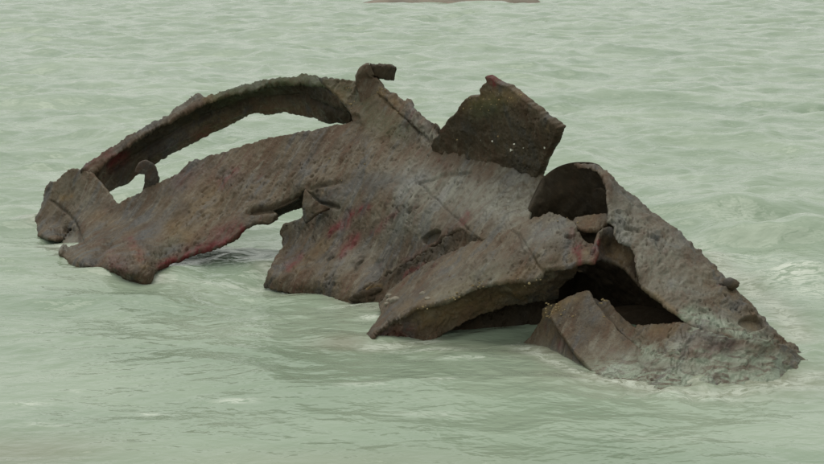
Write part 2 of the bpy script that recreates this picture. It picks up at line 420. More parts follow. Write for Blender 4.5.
def grid(name, rows, nu, nv, thick, amp=1.0, seed=0, parent=None, paint3=None, label=None, mat=None):
    """smooth shell through a net of points of the place, with thickness"""
    R = np.array(rows, float)
    def spl(A, n):
        A = np.asarray(A); t = np.linspace(0, len(A) - 1, n); i = np.clip(np.floor(t).astype(int), 0, len(A) - 2); f = (t - i)
        f = f.reshape(-1, *([1] * (A.ndim - 1)))
        p0 = A[np.clip(i - 1, 0, None)]; p1 = A[i]; p2 = A[i + 1]; p3 = A[np.clip(i + 2, None, len(A) - 1)]
        return 0.5 * (2 * p1 + (p2 - p0) * f + (2 * p0 - 5 * p1 + 4 * p2 - p3) * f ** 2 + (3 * p1 - p0 - 3 * p2 + p3) * f ** 3)
    G = spl(R, nu); G = np.swapaxes(spl(np.swapaxes(G, 0, 1), nv), 0, 1)
    du = np.gradient(G, axis=0); dv = np.gradient(G, axis=1); n = np.cross(du, dv); n /= np.maximum(np.linalg.norm(n, axis=2, keepdims=True), 1e-9)
    p = G.reshape(-1, 3); n = n.reshape(-1, 3)
    a = p + n * relief(p, amp, seed)[:, None]; b = p - n * thick
    ii = np.arange(nu * nv).reshape(nu, nv); N = nu * nv
    fq = np.stack([ii[:-1, :-1], ii[1:, :-1], ii[1:, 1:], ii[:-1, 1:]], -1).reshape(-1, 4)
    loop = np.r_[ii[0, :-1], ii[:-1, -1], ii[-1, :0:-1], ii[:0:-1, 0]]; nx = np.roll(loop, -1)
    faces = np.concatenate([fq, fq[:, ::-1] + N, np.stack([loop, nx, nx + N, loop + N], 1)])
    at = {m: np.zeros(2 * N) for m in MASKS}
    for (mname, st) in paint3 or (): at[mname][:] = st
    o = link(name, np.concatenate([a, b]) - OFF, faces, mat or MH, wreck if parent is None else parent, attrs=at)
    if label: o['label'] = label
    return o

# --- main hull side with the long arm to the left foot
hull_ctrl = [
    (317, 80, 16.35), (338, 79, 16.3), (362, 78, 16.2), (385, 90, 15.95), (412, 110, 15.45), (440, 130, 14.95), (470, 150, 14.4), (505, 168, 13.9), (540, 182, 13.45), (545, 178, 13.4),
    (350, 112, 15.95), (362, 100, 16.05), (345, 122, 15.9), (380, 130, 15.5), (340, 135, 15.75), (319, 128, 15.95), (276, 135, 16.15), (228, 149, 16.35), (189, 160, 16.5), (152, 185, 16.55), (116, 203, 16.8),
    (111, 196, 16.95), (98, 179, 17.3), (80, 169, 17.55), (62, 173, 17.75), (43, 195, 17.95), (31, 222, 'z0.05'), (31, 236, 17.5), (66, 229, 17.15), (66, 240, 16.9), (71, 228, 16.95), (59, 249, 'z0.13'), (59, 262, 15.7), (84, 264, 'z0.10'), (84, 280, 15.3), (113, 270, 'z0.11'), (132, 275, 'z0.10'), (113, 285, 15.0), (152, 278, 'z0.05'), (152, 294, 14.6),
    (175, 260, 15.0), (210, 248, 15.1), (243, 229, 15.2), (278, 217, 15.3), (300, 205, 15.35), (150, 235, 15.6), (220, 200, 15.75), (180, 205, 15.9), (280, 170, 15.75), (240, 190, 15.7), (110, 235, 16.0),
    (304, 190, 15.3), (282, 225, 15.3), (281, 243, 15.25), (267, 272, 'z0.09'), (265, 288, 14.6), (295, 278, 'z0.07'), (320, 284, 'z0.06'), (318, 300, 14.25), (355, 297, 'z0.02'), (352, 312, 13.8),
    (340, 165, 15.4), (330, 230, 14.9), (400, 200, 14.35), (370, 245, 14.4), (420, 160, 14.75), (383, 276, 13.95), (432, 247, 13.6), (460, 228, 13.3), (481, 241, 12.95), (500, 222, 13.0), (528, 221, 12.85), (480, 190, 13.75), (520, 195, 13.4), (450, 205, 13.85)]
hull_poly = [(317, 77), (338, 78), (359, 80), (372, 84), (385, 88), (399, 97), (412, 106), (424, 117), (438, 127), (445, 138), (470, 148), (505, 160), (530, 168), (545, 177), (537, 193), (531, 207), (529, 222), (524, 231), (505, 236), (481, 241), (470, 234), (460, 228),
             (445, 238), (432, 247), (406, 263), (383, 276), (364, 290), (353, 300), (350, 312), (318, 300), (263, 288), (267, 272), (274, 259), (282, 244), (280, 232), (284, 224), (292, 221), (302, 217), (301, 196), (304.7, 189), (300, 192), (296, 200), (285, 204), (272, 208),
             (277, 213), (278.5, 216), (276.5, 221), (270, 224), (257, 222.5), (243, 229), (238, 236), (224, 244), (210, 249), (191, 254), (176, 260), (162, 267), (156, 272), (152.5, 279), (147, 293), (113, 285), (84, 280), (59, 262), (59, 249), (65, 238), (71.5, 229), (66, 232), (66, 240),
             (31, 236), (30, 223), (34, 216), (37.5, 209), (43, 200), (43, 190), (49, 181.5), (55, 180.5), (62.7, 172.7), (71.5, 168.4), (80, 169), (92, 172), (98, 179), (105, 188), (111, 196), (116, 203), (125, 200), (136.5, 194), (152, 185), (164, 178.5),
             (179, 170), (189, 161), (210, 155), (228, 149), (245, 144.6), (276, 135), (300, 131), (319, 127), (338, 123), (344, 122), (351, 122), (350, 111), (337, 96), (326, 86)]
hull_paint = [
    ('red', [(330, 232), (352, 215), (366, 208)], 4.5, 1.0), ('red', [(340, 255), (350, 240), (357, 235)], 4.5, 0.9), ('red', [(372, 234), (395, 215)], 4, 0.55), ('red', [(288, 268), (300, 256)], 4, .8),
    ('red', [(162, 267), (176, 259), (191, 252), (210, 247), (224, 242), (237, 235), (244, 228)], 4.0, 1.0), ('red', [(215, 238), (238, 226)], 7, .55), ('red', [(235, 172), (222, 182)], 6, .65), ('red', [(178, 180), (215, 178)], 10, .22),
    ('red', [(128, 240), (140, 258)], 5, .6), ('red', [(110, 255), (122, 268)], 8, .35), ('red', [(438, 160), (450, 168)], 3, .35), ('red', [(460, 222), (468, 216)], 3.5, .7), ('red', [(455, 226), (405, 262)], 3, .25),
    ('ochre', [(185, 235), (170, 225), (190, 215), (215, 195)], 13, .6), ('ochre', [(134, 250), (143, 266)], 5, .6), ('ochre', [(295, 268), (325, 245)], 7, .5), ('ochre', [(70, 196), (62, 198)], 4, 1.0), ('ochre', [(326, 195)], 3, 1), ('ochre', [(90, 215), (120, 225)], 8, .35), ('ochre', [(378, 90), (392, 104), (405, 113)], 4, .6), ('ochre', [(330, 92), (345, 100)], 6, .5),
    ('blue', [(140, 240), (165, 218), (185, 210)], 8, .9), ('blue', [(195, 168), (170, 190)], 9, .5), ('blue', [(223, 174)], 5, .6), ('blue', [(320, 200), (370, 182), (420, 178)], 9, .65), ('blue', [(200, 250), (150, 250)], 6, .3),
    ('pale', [(410, 185), (450, 190), (500, 205), (525, 205)], 24, .95), ('pale', [(390, 225), (430, 215)], 16, .55), ('pale', [(505, 172), (535, 190)], 12, .6), ('pale', [(502, 203), (524, 220)], 1.5, 1.0), ('pale', [(345, 265), (370, 250)], 12, .35), ('pale', [(60, 248), (74, 240)], 7, .8), ('pale', [(300, 215), (340, 205)], 20, .3), ('pale', [(70, 190), (90, 210)], 14, .25), ('pale', [(418, 128), (430, 142)], 6, .35),  # broad first band: skylight sheen of the wet upper plates painted in
    ('green', [(345, 88), (365, 105), (375, 120), (400, 130)], 13, .55), ('green', [(325, 84), (345, 92)], 6, .6), ('green', [(155, 255), (175, 240)], 7, .3),
    ('dark', [(413, 178), (437, 200), (460, 222), (481, 241)], 1.1, .6), ('dark', [(250, 211), (272, 207), (300, 198)], 3.0, .8), ('dark', [(51, 201), (66, 213), (75, 222), (83, 243)], 1.3, .8), ('dark', [(67, 227)], 4, .6), ('dark', [(432, 237)], 7, .6), ('dark', [(344, 119), (362, 123)], 4, .7), ('dark', [(362, 89)], 4, .7),
    ('dark', [(311, 189), (330, 186)], 2, .7), ('dark', [(92, 262), (108, 242)], 4, .55), ('dark', [(310, 196), (335, 208)], 2.2, .55), ('dark', [(304, 190), (302, 217)], 2, .35), ('dark', [(326, 258), (332, 254)], 3, .6), ('dark', [(355, 266), (362, 260)], 3, .8)]
hull_grooves = [([(413, 178), (437, 200), (460, 222), (481, 241)], 1.0, .009), ([(51, 201), (66, 213), (75, 222), (83, 243)], 1.2, .018), ([(250, 212), (272, 209), (300, 199)], 3, .06), ([(376, 92), (398, 111), (416, 127), (428, 141)], 2.0, .012), ([(308, 194), (320, 204), (338, 207)], 2, .035),
                ([(420, 183), (450, 174), (470, 172)], 1.6, .025), ([(92, 262), (108, 242)], 4, .04), ([(310, 188), (340, 182)], 2, .03)]
hull = sheet('hull_side', hull_poly, hull_ctrl, thick=0.045, amp=1.0, rag=0.9, seed=1, paint=hull_paint, grooves=hull_grooves, smooth=0.002,
             dents=[(432, 237, 10.5, 5, -0.45, .09), (362, 89, 4.5, 2.2, -.3, .06), (355, 118, 6, 4, .2, .04), (304, 222, 5, 9, 0.4, -.015), (330, 258, 4, 1.5, -.5, .03), (360, 263, 5, 1.5, -.5, .03)],
             label='grey brown hull plating with red stains, arching to a foot at left')
# under edge of the arm, its shade beside the opening painted in
sheet('inner_rib', [(248, 212), (272, 204), (302, 190), (310, 190), (310, 207), (304, 209), (290, 213), (276, 219), (258, 222)], [(248, 212, 15.65), (302, 194, 15.75), (303, 209, 15.95), (276, 219, 15.85), (260, 222, 15.75)], thick=.05, seed=2, amp=.7, paint=[('dark', [(250, 216), (302, 202)], 10, .35)])
sheet('torn_fin', [(304.5, 188), (309, 193), (318, 202), (331, 208), (318, 214), (304, 224), (302, 219), (301, 200)], [(304, 188, 15.12), (331, 208, 14.98), (302, 220, 15.02), (310, 205, 15.0), (318, 214, 14.95)], thick=.04, seed=3, amp=.7, rag=.5, paint=[('pale', [(306, 205)], 8, .3), ('dark', [(312, 197), (328, 208)], 1.6, .6)])
# broken step along the lower edge of the hull side
sheet('broken_ledge', [(353, 299), (364, 289), (383, 275), (406, 262.5), (432, 246), (460, 227), (472, 233), (482, 241), (466, 249), (445, 257), (428, 266), (408, 281), (392, 293), (378, 305), (372, 314), (352, 310)],
      [(353, 299, 'z0.0'), (383, 275, 13.95), (432, 246, 13.6), (460, 227, 13.3), (482, 241, 12.95), (445, 257, 13.3), (408, 281, 13.65), (378, 306, 13.75), (352, 310, 13.95)], thick=.05, seed=4, amp=1.6, rag=1.2,
      paint=[('dark', [(356, 300), (372, 294), (400, 274), (432, 254), (462, 234), (474, 238)], 7, .8), ('ochre', [(362, 291), (376, 289)], 3, .9), ('red', [(405, 277), (428, 266)], 3, .6)])  # dark band: weed, plus painted shade of the down-facing step

# --- rear arch: rim and inner face
arch_in = [(93, 170), (103, 159), (118, 150), (135, 138), (160, 123), (180, 113), (204, 101), (238, 91), (276, 82.5), (300, 81), (317, 82), (328, 88), (338, 97), (351, 111), (352, 124), (337, 124), (326, 124), (315, 119), (296, 115.5), (284, 112.5), (267, 115), (255, 113.5), (245, 118), (234, 123.5), (217, 131), (199, 140), (185, 148), (171, 154), (154, 165), (143, 172), (137.5, 175), (129, 183.5), (118, 188), (108, 193), (100, 184)]
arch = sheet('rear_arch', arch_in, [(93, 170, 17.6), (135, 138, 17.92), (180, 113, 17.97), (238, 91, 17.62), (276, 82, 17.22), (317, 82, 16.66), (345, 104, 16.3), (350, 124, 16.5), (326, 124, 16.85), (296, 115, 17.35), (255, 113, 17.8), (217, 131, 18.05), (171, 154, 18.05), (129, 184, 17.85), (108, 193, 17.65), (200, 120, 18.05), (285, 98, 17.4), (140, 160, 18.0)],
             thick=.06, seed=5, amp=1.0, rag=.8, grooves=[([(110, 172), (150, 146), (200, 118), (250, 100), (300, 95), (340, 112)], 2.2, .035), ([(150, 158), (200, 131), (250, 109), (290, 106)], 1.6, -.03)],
             paint=[('dark', [(115, 160), (140, 148), (180, 122), (210, 106), (240, 98), (280, 90), (310, 92), (340, 112)], 9, .9), ('dark', [(330, 115), (345, 120)], 10, .9), ('dark', [(120, 175), (150, 158)], 12, .6), ('red', [(112, 165), (122, 155)], 7, .75), ('red', [(200, 137), (206, 132)], 5, .55), ('green', [(215, 102), (250, 92), (280, 86)], 6, .5), ('ochre', [(200, 133), (240, 116), (300, 108)], 6, .3), ('blue', [(150, 150), (185, 135)], 8, .5)],  # dark bands: shade of the underside painted into the colour
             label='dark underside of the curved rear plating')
sheet('rim', [(80, 169), (92, 158.5), (103.5, 150), (125, 137), (129, 133), (133, 132), (160, 116.5), (172, 108.7), (184, 101), (191, 96), (195, 92.5), (200, 92), (204, 96), (224, 88), (238, 84.5), (253, 80.5), (284, 76.7), (297, 75), (300, 73.7), (307, 74.5), (319, 76), (334, 78), (338, 83), (318, 83), (300, 81.5), (276, 82), (238, 91), (204, 101), (180, 113.5), (160, 123.5), (135, 138.5), (110, 155), (93, 172)],
      [(80, 169, 17.5), (125, 137, 18.05), (160, 117, 18.2), (200, 92, 18.25), (253, 80, 17.85), (300, 74, 17.2), (334, 78, 16.6), (338, 84, 16.35), (318, 85, 16.4), (276, 85, 16.95), (238, 94, 17.35), (204, 104, 17.6), (160, 127, 17.7), (110, 158, 17.5), (95, 174, 17.4)], thick=.06, seed=6, amp=1.3, rag=.9, parent=arch, round_px=2,
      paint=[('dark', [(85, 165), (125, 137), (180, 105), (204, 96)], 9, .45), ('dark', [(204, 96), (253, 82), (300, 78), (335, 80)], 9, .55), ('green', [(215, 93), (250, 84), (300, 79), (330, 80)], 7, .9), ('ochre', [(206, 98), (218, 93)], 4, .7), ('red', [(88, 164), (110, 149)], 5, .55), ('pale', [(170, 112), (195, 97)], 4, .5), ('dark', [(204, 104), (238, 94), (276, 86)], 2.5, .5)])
# stub post in the gap of the arch
def bar(name, pts, wid, dep, seed, parent=None, masks=(), amp=1.0, n=26):
    """bent flat bar with broken ends: rectangle swept along a path of the place"""
    A = np.array([P(*p_) for p_ in pts]); t = np.linspace(0, len(A) - 1, n); i_ = np.clip(t.astype(int), 0, len(A) - 2); f_ = (t - i_)[:, None]
    p0 = A[np.clip(i_ - 1, 0, None)]; p1 = A[i_]; p2 = A[i_ + 1]; p3_ = A[np.clip(i_ + 2, None, len(A) - 1)]
    C = .5 * (2 * p1 + (p2 - p0) * f_ + (2 * p0 - 5 * p1 + 4 * p2 - p3_) * f_ ** 2 + (3 * p1 - p0 - 3 * p2 + p3_) * f_ ** 3)
    T = np.gradient(C, axis=0); T /= np.linalg.norm(T, axis=1, keepdims=True)
    S = np.cross(T, [0, 1., 0]); S /= np.linalg.norm(S, axis=1, keepdims=True); B = np.cross(S, T)
    m_ = 28; th = np.linspace(0, 2 * math.pi, m_, endpoint=False)
    sq = lambda v: np.sign(v) * np.abs(v) ** .35
    wd_ = np.linspace(wid[0], wid[1], n)[:, None, None] if isinstance(wid, tuple) else wid
    V = C[:, None] + (wd_ / 2) * sq(np.cos(th))[None, :, None] * S[:, None] + (dep / 2) * sq(np.sin(th))[None, :, None] * B[:, None]
    V = V.reshape(-1, 3); V = V + (0.012 * amp * fbm(V * 14, 3, seed) + .006 * amp * fbm(V * 45, 2, seed + 2))[:, None] * np.repeat(1, 3) + .01 * amp * np.stack([fbm(V * 22 + k_, 2, seed + 5 + k_) for k_ in range(3)], 1)
    fc = [(a * m_ + b, a * m_ + (b + 1) % m_, (a + 1) * m_ + (b + 1) % m_, (a + 1) * m_ + b) for a in range(n - 1) for b in range(m_)]
    fc += [tuple(range(m_))[::-1], tuple((n - 1) * m_ + b for b in range(m_))]
    at = {k_: np.full(len(V), dict(masks).get(k_, 0.)) for k_ in MASKS}
    return link(name, V - OFF, fc, MH, wreck if parent is None else parent, attrs=at)
bar('stub_post', [(141.5, 173, 16.6), (143, 168, 16.6), (147, 167, 16.6), (150.5, 171, 16.6), (152, 180, 16.6), (150, 190, 16.62), (149, 200, 16.64)], (.13, .15), .07, 8, masks=[('blue', .5)], amp=1.2)

# --- ridge flange and knob
sheet('ridge_flange', [(376, 90), (380, 85), (386, 87), (394, 92), (399, 96), (404, 99), (405, 96), (409, 95), (412, 98), (413, 106), (424, 116), (432, 122), (438, 125), (440, 128), (436, 131), (440, 136), (434, 146), (428, 141), (416, 128), (398, 112)],
      [(x, y, float(SHEETS['hull_side'](np.array([x * 1.]), np.array([y * 1.]))[0]) - o_) for x, y, o_ in ((376, 90, .02), (386, 87, -.02), (399, 96, -.02), (409, 96, -.05), (424, 116, .02), (438, 126, .04), (434, 146, .05), (428, 141, .03), (416, 128, .03), (398, 112, .03), (410, 110, .08), (394, 98, .06), (422, 124, .09))], thick=.06, seed=9, amp=1.3, rag=1.0, round_px=1.6, paint=[('ochre', [(379, 90), (395, 103)], 4, .6), ('pale', [(420, 126), (434, 136)], 5, .7), ('dark', [(392, 100)], 4, .5), ('dark', [(432, 124), (438, 127)], 2.5, .7)])
knob = bar('bent_bracket', [(378, 104, 16.05), (371, 90, 16.1), (366, 79, 16.12), (366.5, 72, 16.1), (371, 69, 16.1)], (.30, .12), .16, 10, masks=[('blue', .3), ('ochre', .2)], amp=1.6)
bar('bracket_block', [(371, 70, 16.12), (377, 71, 16.15), (384, 71.5, 16.2), (392.5, 73, 16.25)], (.12, .155), .13, 11, parent=knob, masks=[('dark', .85)], amp=1.8)

# --- standing plate
sheet('standing_plate', [(430, 145), (433, 139), (441, 127), (449, 118), (457, 107.5), (462, 101), (468.5, 96), (474, 94.5), (479, 95), (480, 88), (483, 84.5), (486, 82), (485, 75), (488, 75.5), (494, 79), (501, 84.5), (505, 84.5), (511, 88), (518, 93), (525, 100), (534, 107), (544, 115.5), (552, 121), (560, 127), (557, 135), (554, 142.5), (550, 150), (544, 161), (541, 168), (538, 178), (528, 180), (500, 172), (459, 160), (431, 152)],
      [(431, 148, 14.75), (459, 156, 14.45), (498, 162, 13.98), (538, 176, 13.5), (487, 80, 13.95), (560, 127, 13.1), (468, 96, 14.15), (441, 127, 14.6), (500, 125, 13.85)], thick=.08, seed=12, amp=.8, rag=.75,
      paint=[('dark', [(440, 142), (480, 130), (520, 140), (545, 135)], 26, .74), ('dark', [(470, 110), (530, 120)], 18, .6), ('dark', [(500, 160), (535, 168)], 12, .75), ('ochre', [(470, 105), (482, 100), (495, 98), (512, 96)], 8, .75), ('ochre', [(549, 128)], 3, .8), ('green', [(478, 108), (495, 104)], 10, .6), ('red', [(487, 77), (497, 83)], 3.2, 1.0), ('red', [(444, 129)], 3, .3)],
      label='dark square plate standing on its edge')

# --- conical shell at the right
tube_poly = [(573, 161.7), (584, 162), (594, 163), (600, 166), (608, 172), (617, 180), (634, 193.5), (652, 209), (663, 217.5), (677, 228.5), (690, 242), (703, 252), (716, 265), (734, 284), (748, 298), (758, 307), (765, 316), (780, 333), (796, 345), (808, 360), (822, 372), (815, 384), (790, 376), (760, 356), (735, 344), (712, 336), (698, 330), (689, 323), (677, 314), (662, 302.5), (650, 294), (642, 287), (638, 273), (636, 262), (635, 252), (630, 244.5), (619, 240), (614, 233), (615, 225), (607, 221), (609, 205), (608, 190), (604, 176), (597, 169), (588, 166), (578, 165)]
tube_ctrl = [(573, 162, 13.25), (597, 164, 13.2), (634, 194, 13.0), (663, 218, 12.8), (703, 252, 12.45), (734, 284, 12.2), (765, 316, 11.98), (796, 345, 11.85), (818, 373, 11.53), (608, 190, 12.72), (609, 205, 12.6), (610, 222, 12.42), (616, 235, 12.32), (635, 252, 12.18), (638, 273, 12.0), (642, 287, 11.92), (662, 302, 11.77), (689, 323, 11.6), (720, 338, 11.5), (760, 355, 11.5), (800, 380, 11.43), (650, 245, 12.28), (690, 285, 12.0), (730, 315, 11.8), (630, 212, 12.68), (597, 170, 13.02)]
shell = sheet('conical_shell', tube_poly, tube_ctrl, thick=.035, amp=1.1, rag=.8, seed=14, smooth=.001,
      dents=[(752, 324, 12.5, 7, .1, .09), (655, 238, 5, 2.5, .3, .03), (633, 230, 9, 3, .35, .03)],
      paint=[('pale', [(625, 215), (650, 250), (680, 290)], 30, .75), ('pale', [(640, 285), (665, 300)], 8, .4), ('wash', [(685, 315), (705, 318), (735, 330), (790, 360)], 7, .8), ('pale', [(690, 318), (730, 322), (760, 335)], 12, .7), ('blue', [(656, 238)], 6, .9), ('blue', [(700, 325), (715, 322)], 8, .5), ('red', [(720, 285), (728, 283)], 3, .5), ('ochre', [(642, 289), (662, 303), (687, 322)], 3, .6), ('dark', [(634, 230)], 5, .45), ('blue', [(612, 180), (650, 210), (700, 255)], 8, .35), ('ochre', [(752, 323)], 9, .5), ('pale', [(618, 238), (630, 243)], 4, .6)],
      label='grey conical shell tapering into the water at right')
# far half of the shell, inside painted dark for the shade in the mouth
def wp(px, py, Y): return P(px, py, Y)
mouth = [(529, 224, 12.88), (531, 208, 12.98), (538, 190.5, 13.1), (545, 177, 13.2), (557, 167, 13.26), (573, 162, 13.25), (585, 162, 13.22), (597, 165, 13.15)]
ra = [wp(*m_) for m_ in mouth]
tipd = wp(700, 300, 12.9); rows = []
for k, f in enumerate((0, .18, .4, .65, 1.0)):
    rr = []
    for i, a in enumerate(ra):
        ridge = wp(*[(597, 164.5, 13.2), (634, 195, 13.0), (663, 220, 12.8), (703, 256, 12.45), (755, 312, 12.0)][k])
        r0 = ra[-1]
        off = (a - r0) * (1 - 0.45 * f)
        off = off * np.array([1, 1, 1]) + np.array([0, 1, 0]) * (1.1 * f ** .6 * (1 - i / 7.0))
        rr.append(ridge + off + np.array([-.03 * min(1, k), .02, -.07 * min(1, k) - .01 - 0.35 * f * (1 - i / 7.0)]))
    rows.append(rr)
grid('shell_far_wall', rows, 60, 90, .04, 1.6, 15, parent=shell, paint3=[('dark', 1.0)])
# skirt of the mouth down into the hull
rows = [[wp(540, 196, 13.3) + np.array([.25 * j, .35 * j, -.45 * k]) for j in range(4)] for k in range(4)]
sheet('inner_shelf', [(570, 224), (576, 217), (589, 213.5), (607, 213), (611, 220), (604, 226), (598, 230), (582, 230)], [(570, 224, 12.75), (589, 213, 12.85), (608, 214, 12.75), (598, 230, 12.55), (582, 230, 12.6)], thick=.04, seed=16, amp=.7, rag=.5, paint=[('ochre', [(590, 222)], 12, .3)])
sheet('curled_flap', [(599, 231), (603, 227), (608, 225), (613, 229), (614, 233), (619, 240), (631, 245), (637, 254), (640, 275), (641, 288), (632, 277), (624, 268), (612, 262), (602, 259), (594, 263), (592, 250), (596, 243), (598, 233)], [(604, 222, 12.6), (614, 224, 12.52), (620, 241, 12.44), (638, 258, 12.32), (641, 286, 12.12), (612, 262, 12.35), (594, 262, 12.18), (597, 243, 12.34), (610, 245, 12.55)], thick=.03, seed=17, amp=.8, rag=.5, parent=shell,
      paint=[('red', [(599, 242), (597, 256)], 4, .8), ('ochre', [(606, 245), (625, 258)], 9, .55), ('dark', [(635, 265), (640, 280)], 7, .7), ('pale', [(602, 226), (598, 240)], 2.5, .5)], label='brown torn flap folded inwards')
# --- front lip
lip_ctrl = [(527, 219, 12.85), (549, 213, 12.78), (575, 221, 12.6), (587, 241, 12.4), (597, 244, 12.3), (594, 262, 12.12), (579, 263, 12.12), (544, 271, 12.1), (528, 281, 12.08), (509, 280, 12.12), (480, 285, 12.18), (443, 302, 12.22), (420, 306, 12.25), (397, 318, 12.28), (375, 331, 12.28), (366, 347, 12.25), (368, 360, 11.95), (354, 345, 12.3),
            (481, 241, 12.93), (445, 257, 13.12), (408, 281, 13.25), (384, 300, 13.2), (372, 320, 'z0.0'), (362, 336, 'z0.0'), (430, 285, 12.65), (500, 255, 12.45), (540, 245, 12.3), (470, 265, 12.6), (400, 303, 12.75), (560, 235, 12.42)]
lip_poly = [(505, 232), (516, 226), (527, 219.5), (538, 216), (549, 212.5), (558, 214), (567, 217), (575, 221), (577, 227), (581, 233), (583, 238), (587, 241), (592, 242), (597, 243.5), (598, 252), (594, 262), (586, 261), (579, 263), (571, 267), (556, 268.5), (544, 270), (543, 275), (538, 279), (528, 281.5), (517, 280), (509, 280.5), (495, 283), (484, 284.6), (475, 286), (466, 291), (455, 297), (443, 302), (432, 304), (420, 306), (408, 312), (397, 318), (386, 324), (375, 331), (371, 338), (368, 345), (367, 358), (356, 356), (360, 340), (370, 326), (380, 312), (376, 302), (392, 288), (408, 276), (428, 262), (445, 253), (466, 244), (481, 238)]
lip = sheet('front_lip', lip_poly, lip_ctrl, thick=.042, amp=.9, rag=.7, seed=18, grooves=[([(509, 228), (520, 236), (530, 252), (538, 266), (543, 271)], 1.2, .012)],
      dents=[(569, 238, 3, 2, 0, .03)],
      paint=[('pale', [(530, 235), (560, 232)], 18, .4), ('pale', [(500, 262), (440, 290)], 14, .35), ('ochre', [(470, 283), (430, 300), (400, 312)], 6, .45), ('ochre', [(500, 278), (540, 268)], 6, .35), ('red', [(577, 246), (580, 262)], 4.5, .85), ('red', [(596, 246), (594, 260)], 4, .7), ('ochre', [(588, 252)], 5, .5), ('green', [(440, 296), (500, 270)], 9, .3), ('dark', [(509, 228), (520, 236), (530, 252), (538, 266), (543, 271)], 1.3, .6), ('dark', [(569, 238)], 3, .8), ('pale', [(555, 216), (575, 226)], 5, .4), ('red', [(570, 228), (572, 236)], 4, .35), ('blue', [(390, 312), (420, 295)], 8, .4)],
      label='smooth rounded plate curving down at the front')
sheet('flange', [(367, 352), (369, 342), (372, 336), (376, 330), (397, 317), (420, 305), (443, 301), (466, 290), (484, 284), (509, 280), (528, 281), (542, 276), (545, 270), (571, 267), (579, 264), (577, 275), (566, 283), (560, 290), (557.5, 299), (540, 303), (519, 307), (509, 307.5), (495, 311), (478, 317), (462, 325), (447, 333), (436, 339), (428, 344), (424, 352), (400, 358), (375, 360)],
      [(370, 340, 12.31), (397, 317, 12.33), (443, 301, 12.29), (484, 284, 12.25), (528, 281, 12.18), (571, 268, 12.22), (560, 292, 12.42), (519, 307, 12.42), (478, 317, 12.42), (447, 333, 12.38), (408, 345, 12.33), (370, 355, 12.15), (420, 352, 12.15), (500, 293, 12.36)], thick=.05, seed=19, amp=1.2, rag=.9, parent=lip,
      paint=[('ochre', [(420, 322), (460, 308), (520, 292)], 13, .55), ('red', [(385, 338), (410, 330)], 9, .4), ('dark', [(398, 319), (443, 303), (466, 292), (500, 283), (540, 280)], 3, .55), ('dark', [(372, 340)], 5, .5), ('dark', [(565, 278)], 14, .6), ('dark', [(420, 334), (432, 326)], 3, .5)])

sheet('hollow_shade_sheet', [(395, 322), (440, 305), (500, 288), (545, 280), (556, 292), (553, 352), (480, 352), (400, 352)], [(400, 330, 12.62), (480, 300, 12.66), (560, 280, 12.72), (605, 275, 12.7), (605, 340, 12.5), (480, 348, 12.5), (400, 350, 12.45)], thick=.05, seed=22, amp=.8, paint=[('dark', [(400, 335), (480, 320), (600, 310)], 60, 1.0)])  # added dark sheet: shade of the hollow under the lip painted in
# --- slab and awash plating in front of the opening
slab = sheet('fallen_slab', [(549, 316), (551, 308), (558, 301), (567, 296), (577, 291.5), (583, 290), (589.5, 288.5), (592, 293), (595, 299), (606, 315), (620, 331), (640, 347), (662, 356), (668, 374), (640, 384), (604, 382), (588, 368), (575, 354), (565, 340), (556, 328)],
      [(551, 312, 11.96), (558, 301, 12.0), (589, 289, 12.05), (606, 315, 11.83), (655, 352, 11.48), (595, 374, 11.33), (570, 345, 11.66), (640, 384, 11.15)], thick=.05, amp=.5, rag=.6, seed=20,
      paint=[('ochre', [(552, 312), (560, 305), (574, 298)], 4, .8), ('wash', [(595, 374), (625, 368), (660, 372)], 11, .9), ('pale', [(600, 350), (640, 360)], 14, .4), ('blue', [(590, 320)], 14, .4), ('dark', [(580, 310), (600, 335)], 5, .25)],
      label='tilted flat slab lying before the dark opening')
sheet('side_plate', [(512, 358), (517, 346), (526, 339), (533, 330), (538, 323), (540.5, 316), (541, 308.5), (548, 305), (556, 303), (558, 325), (568, 340), (580, 356), (594, 370), (606, 382), (575, 382), (540, 368)],
      [(541, 309, 12.14), (554, 310, 12.08), (517, 346, 12.24), (538, 324, 12.16), (560, 335, 11.9), (590, 370, 11.46), (560, 362, 11.72), (540, 368, 11.85)], thick=.05, amp=.5, rag=.6, seed=23, parent=slab,
      paint=[('ochre', [(543, 314), (550, 308)], 4, .9), ('red', [(559, 346)], 5, .5), ('pale', [(535, 345), (550, 350)], 9, .4), ('wash', [(545, 358), (580, 376)], 8, .8)])
sheet('edge_strip', [(590, 296), (595, 297.5), (601, 301), (604, 299), (608.5, 298.5), (612, 304), (616, 309), (625, 319), (634, 326), (648, 336), (664, 350), (660, 358), (640, 349), (620, 333), (604, 316)],
      [(594, 298, 12.1), (608, 299, 12.12), (634, 326, 11.88), (655, 352, 11.52), (618, 331, 11.78)], thick=.05, amp=.5, rag=.6, seed=24, parent=slab, paint=[('ochre', [(605, 300)], 4, .7), ('dark', [(596, 300), (618, 330)], 2, .4)])
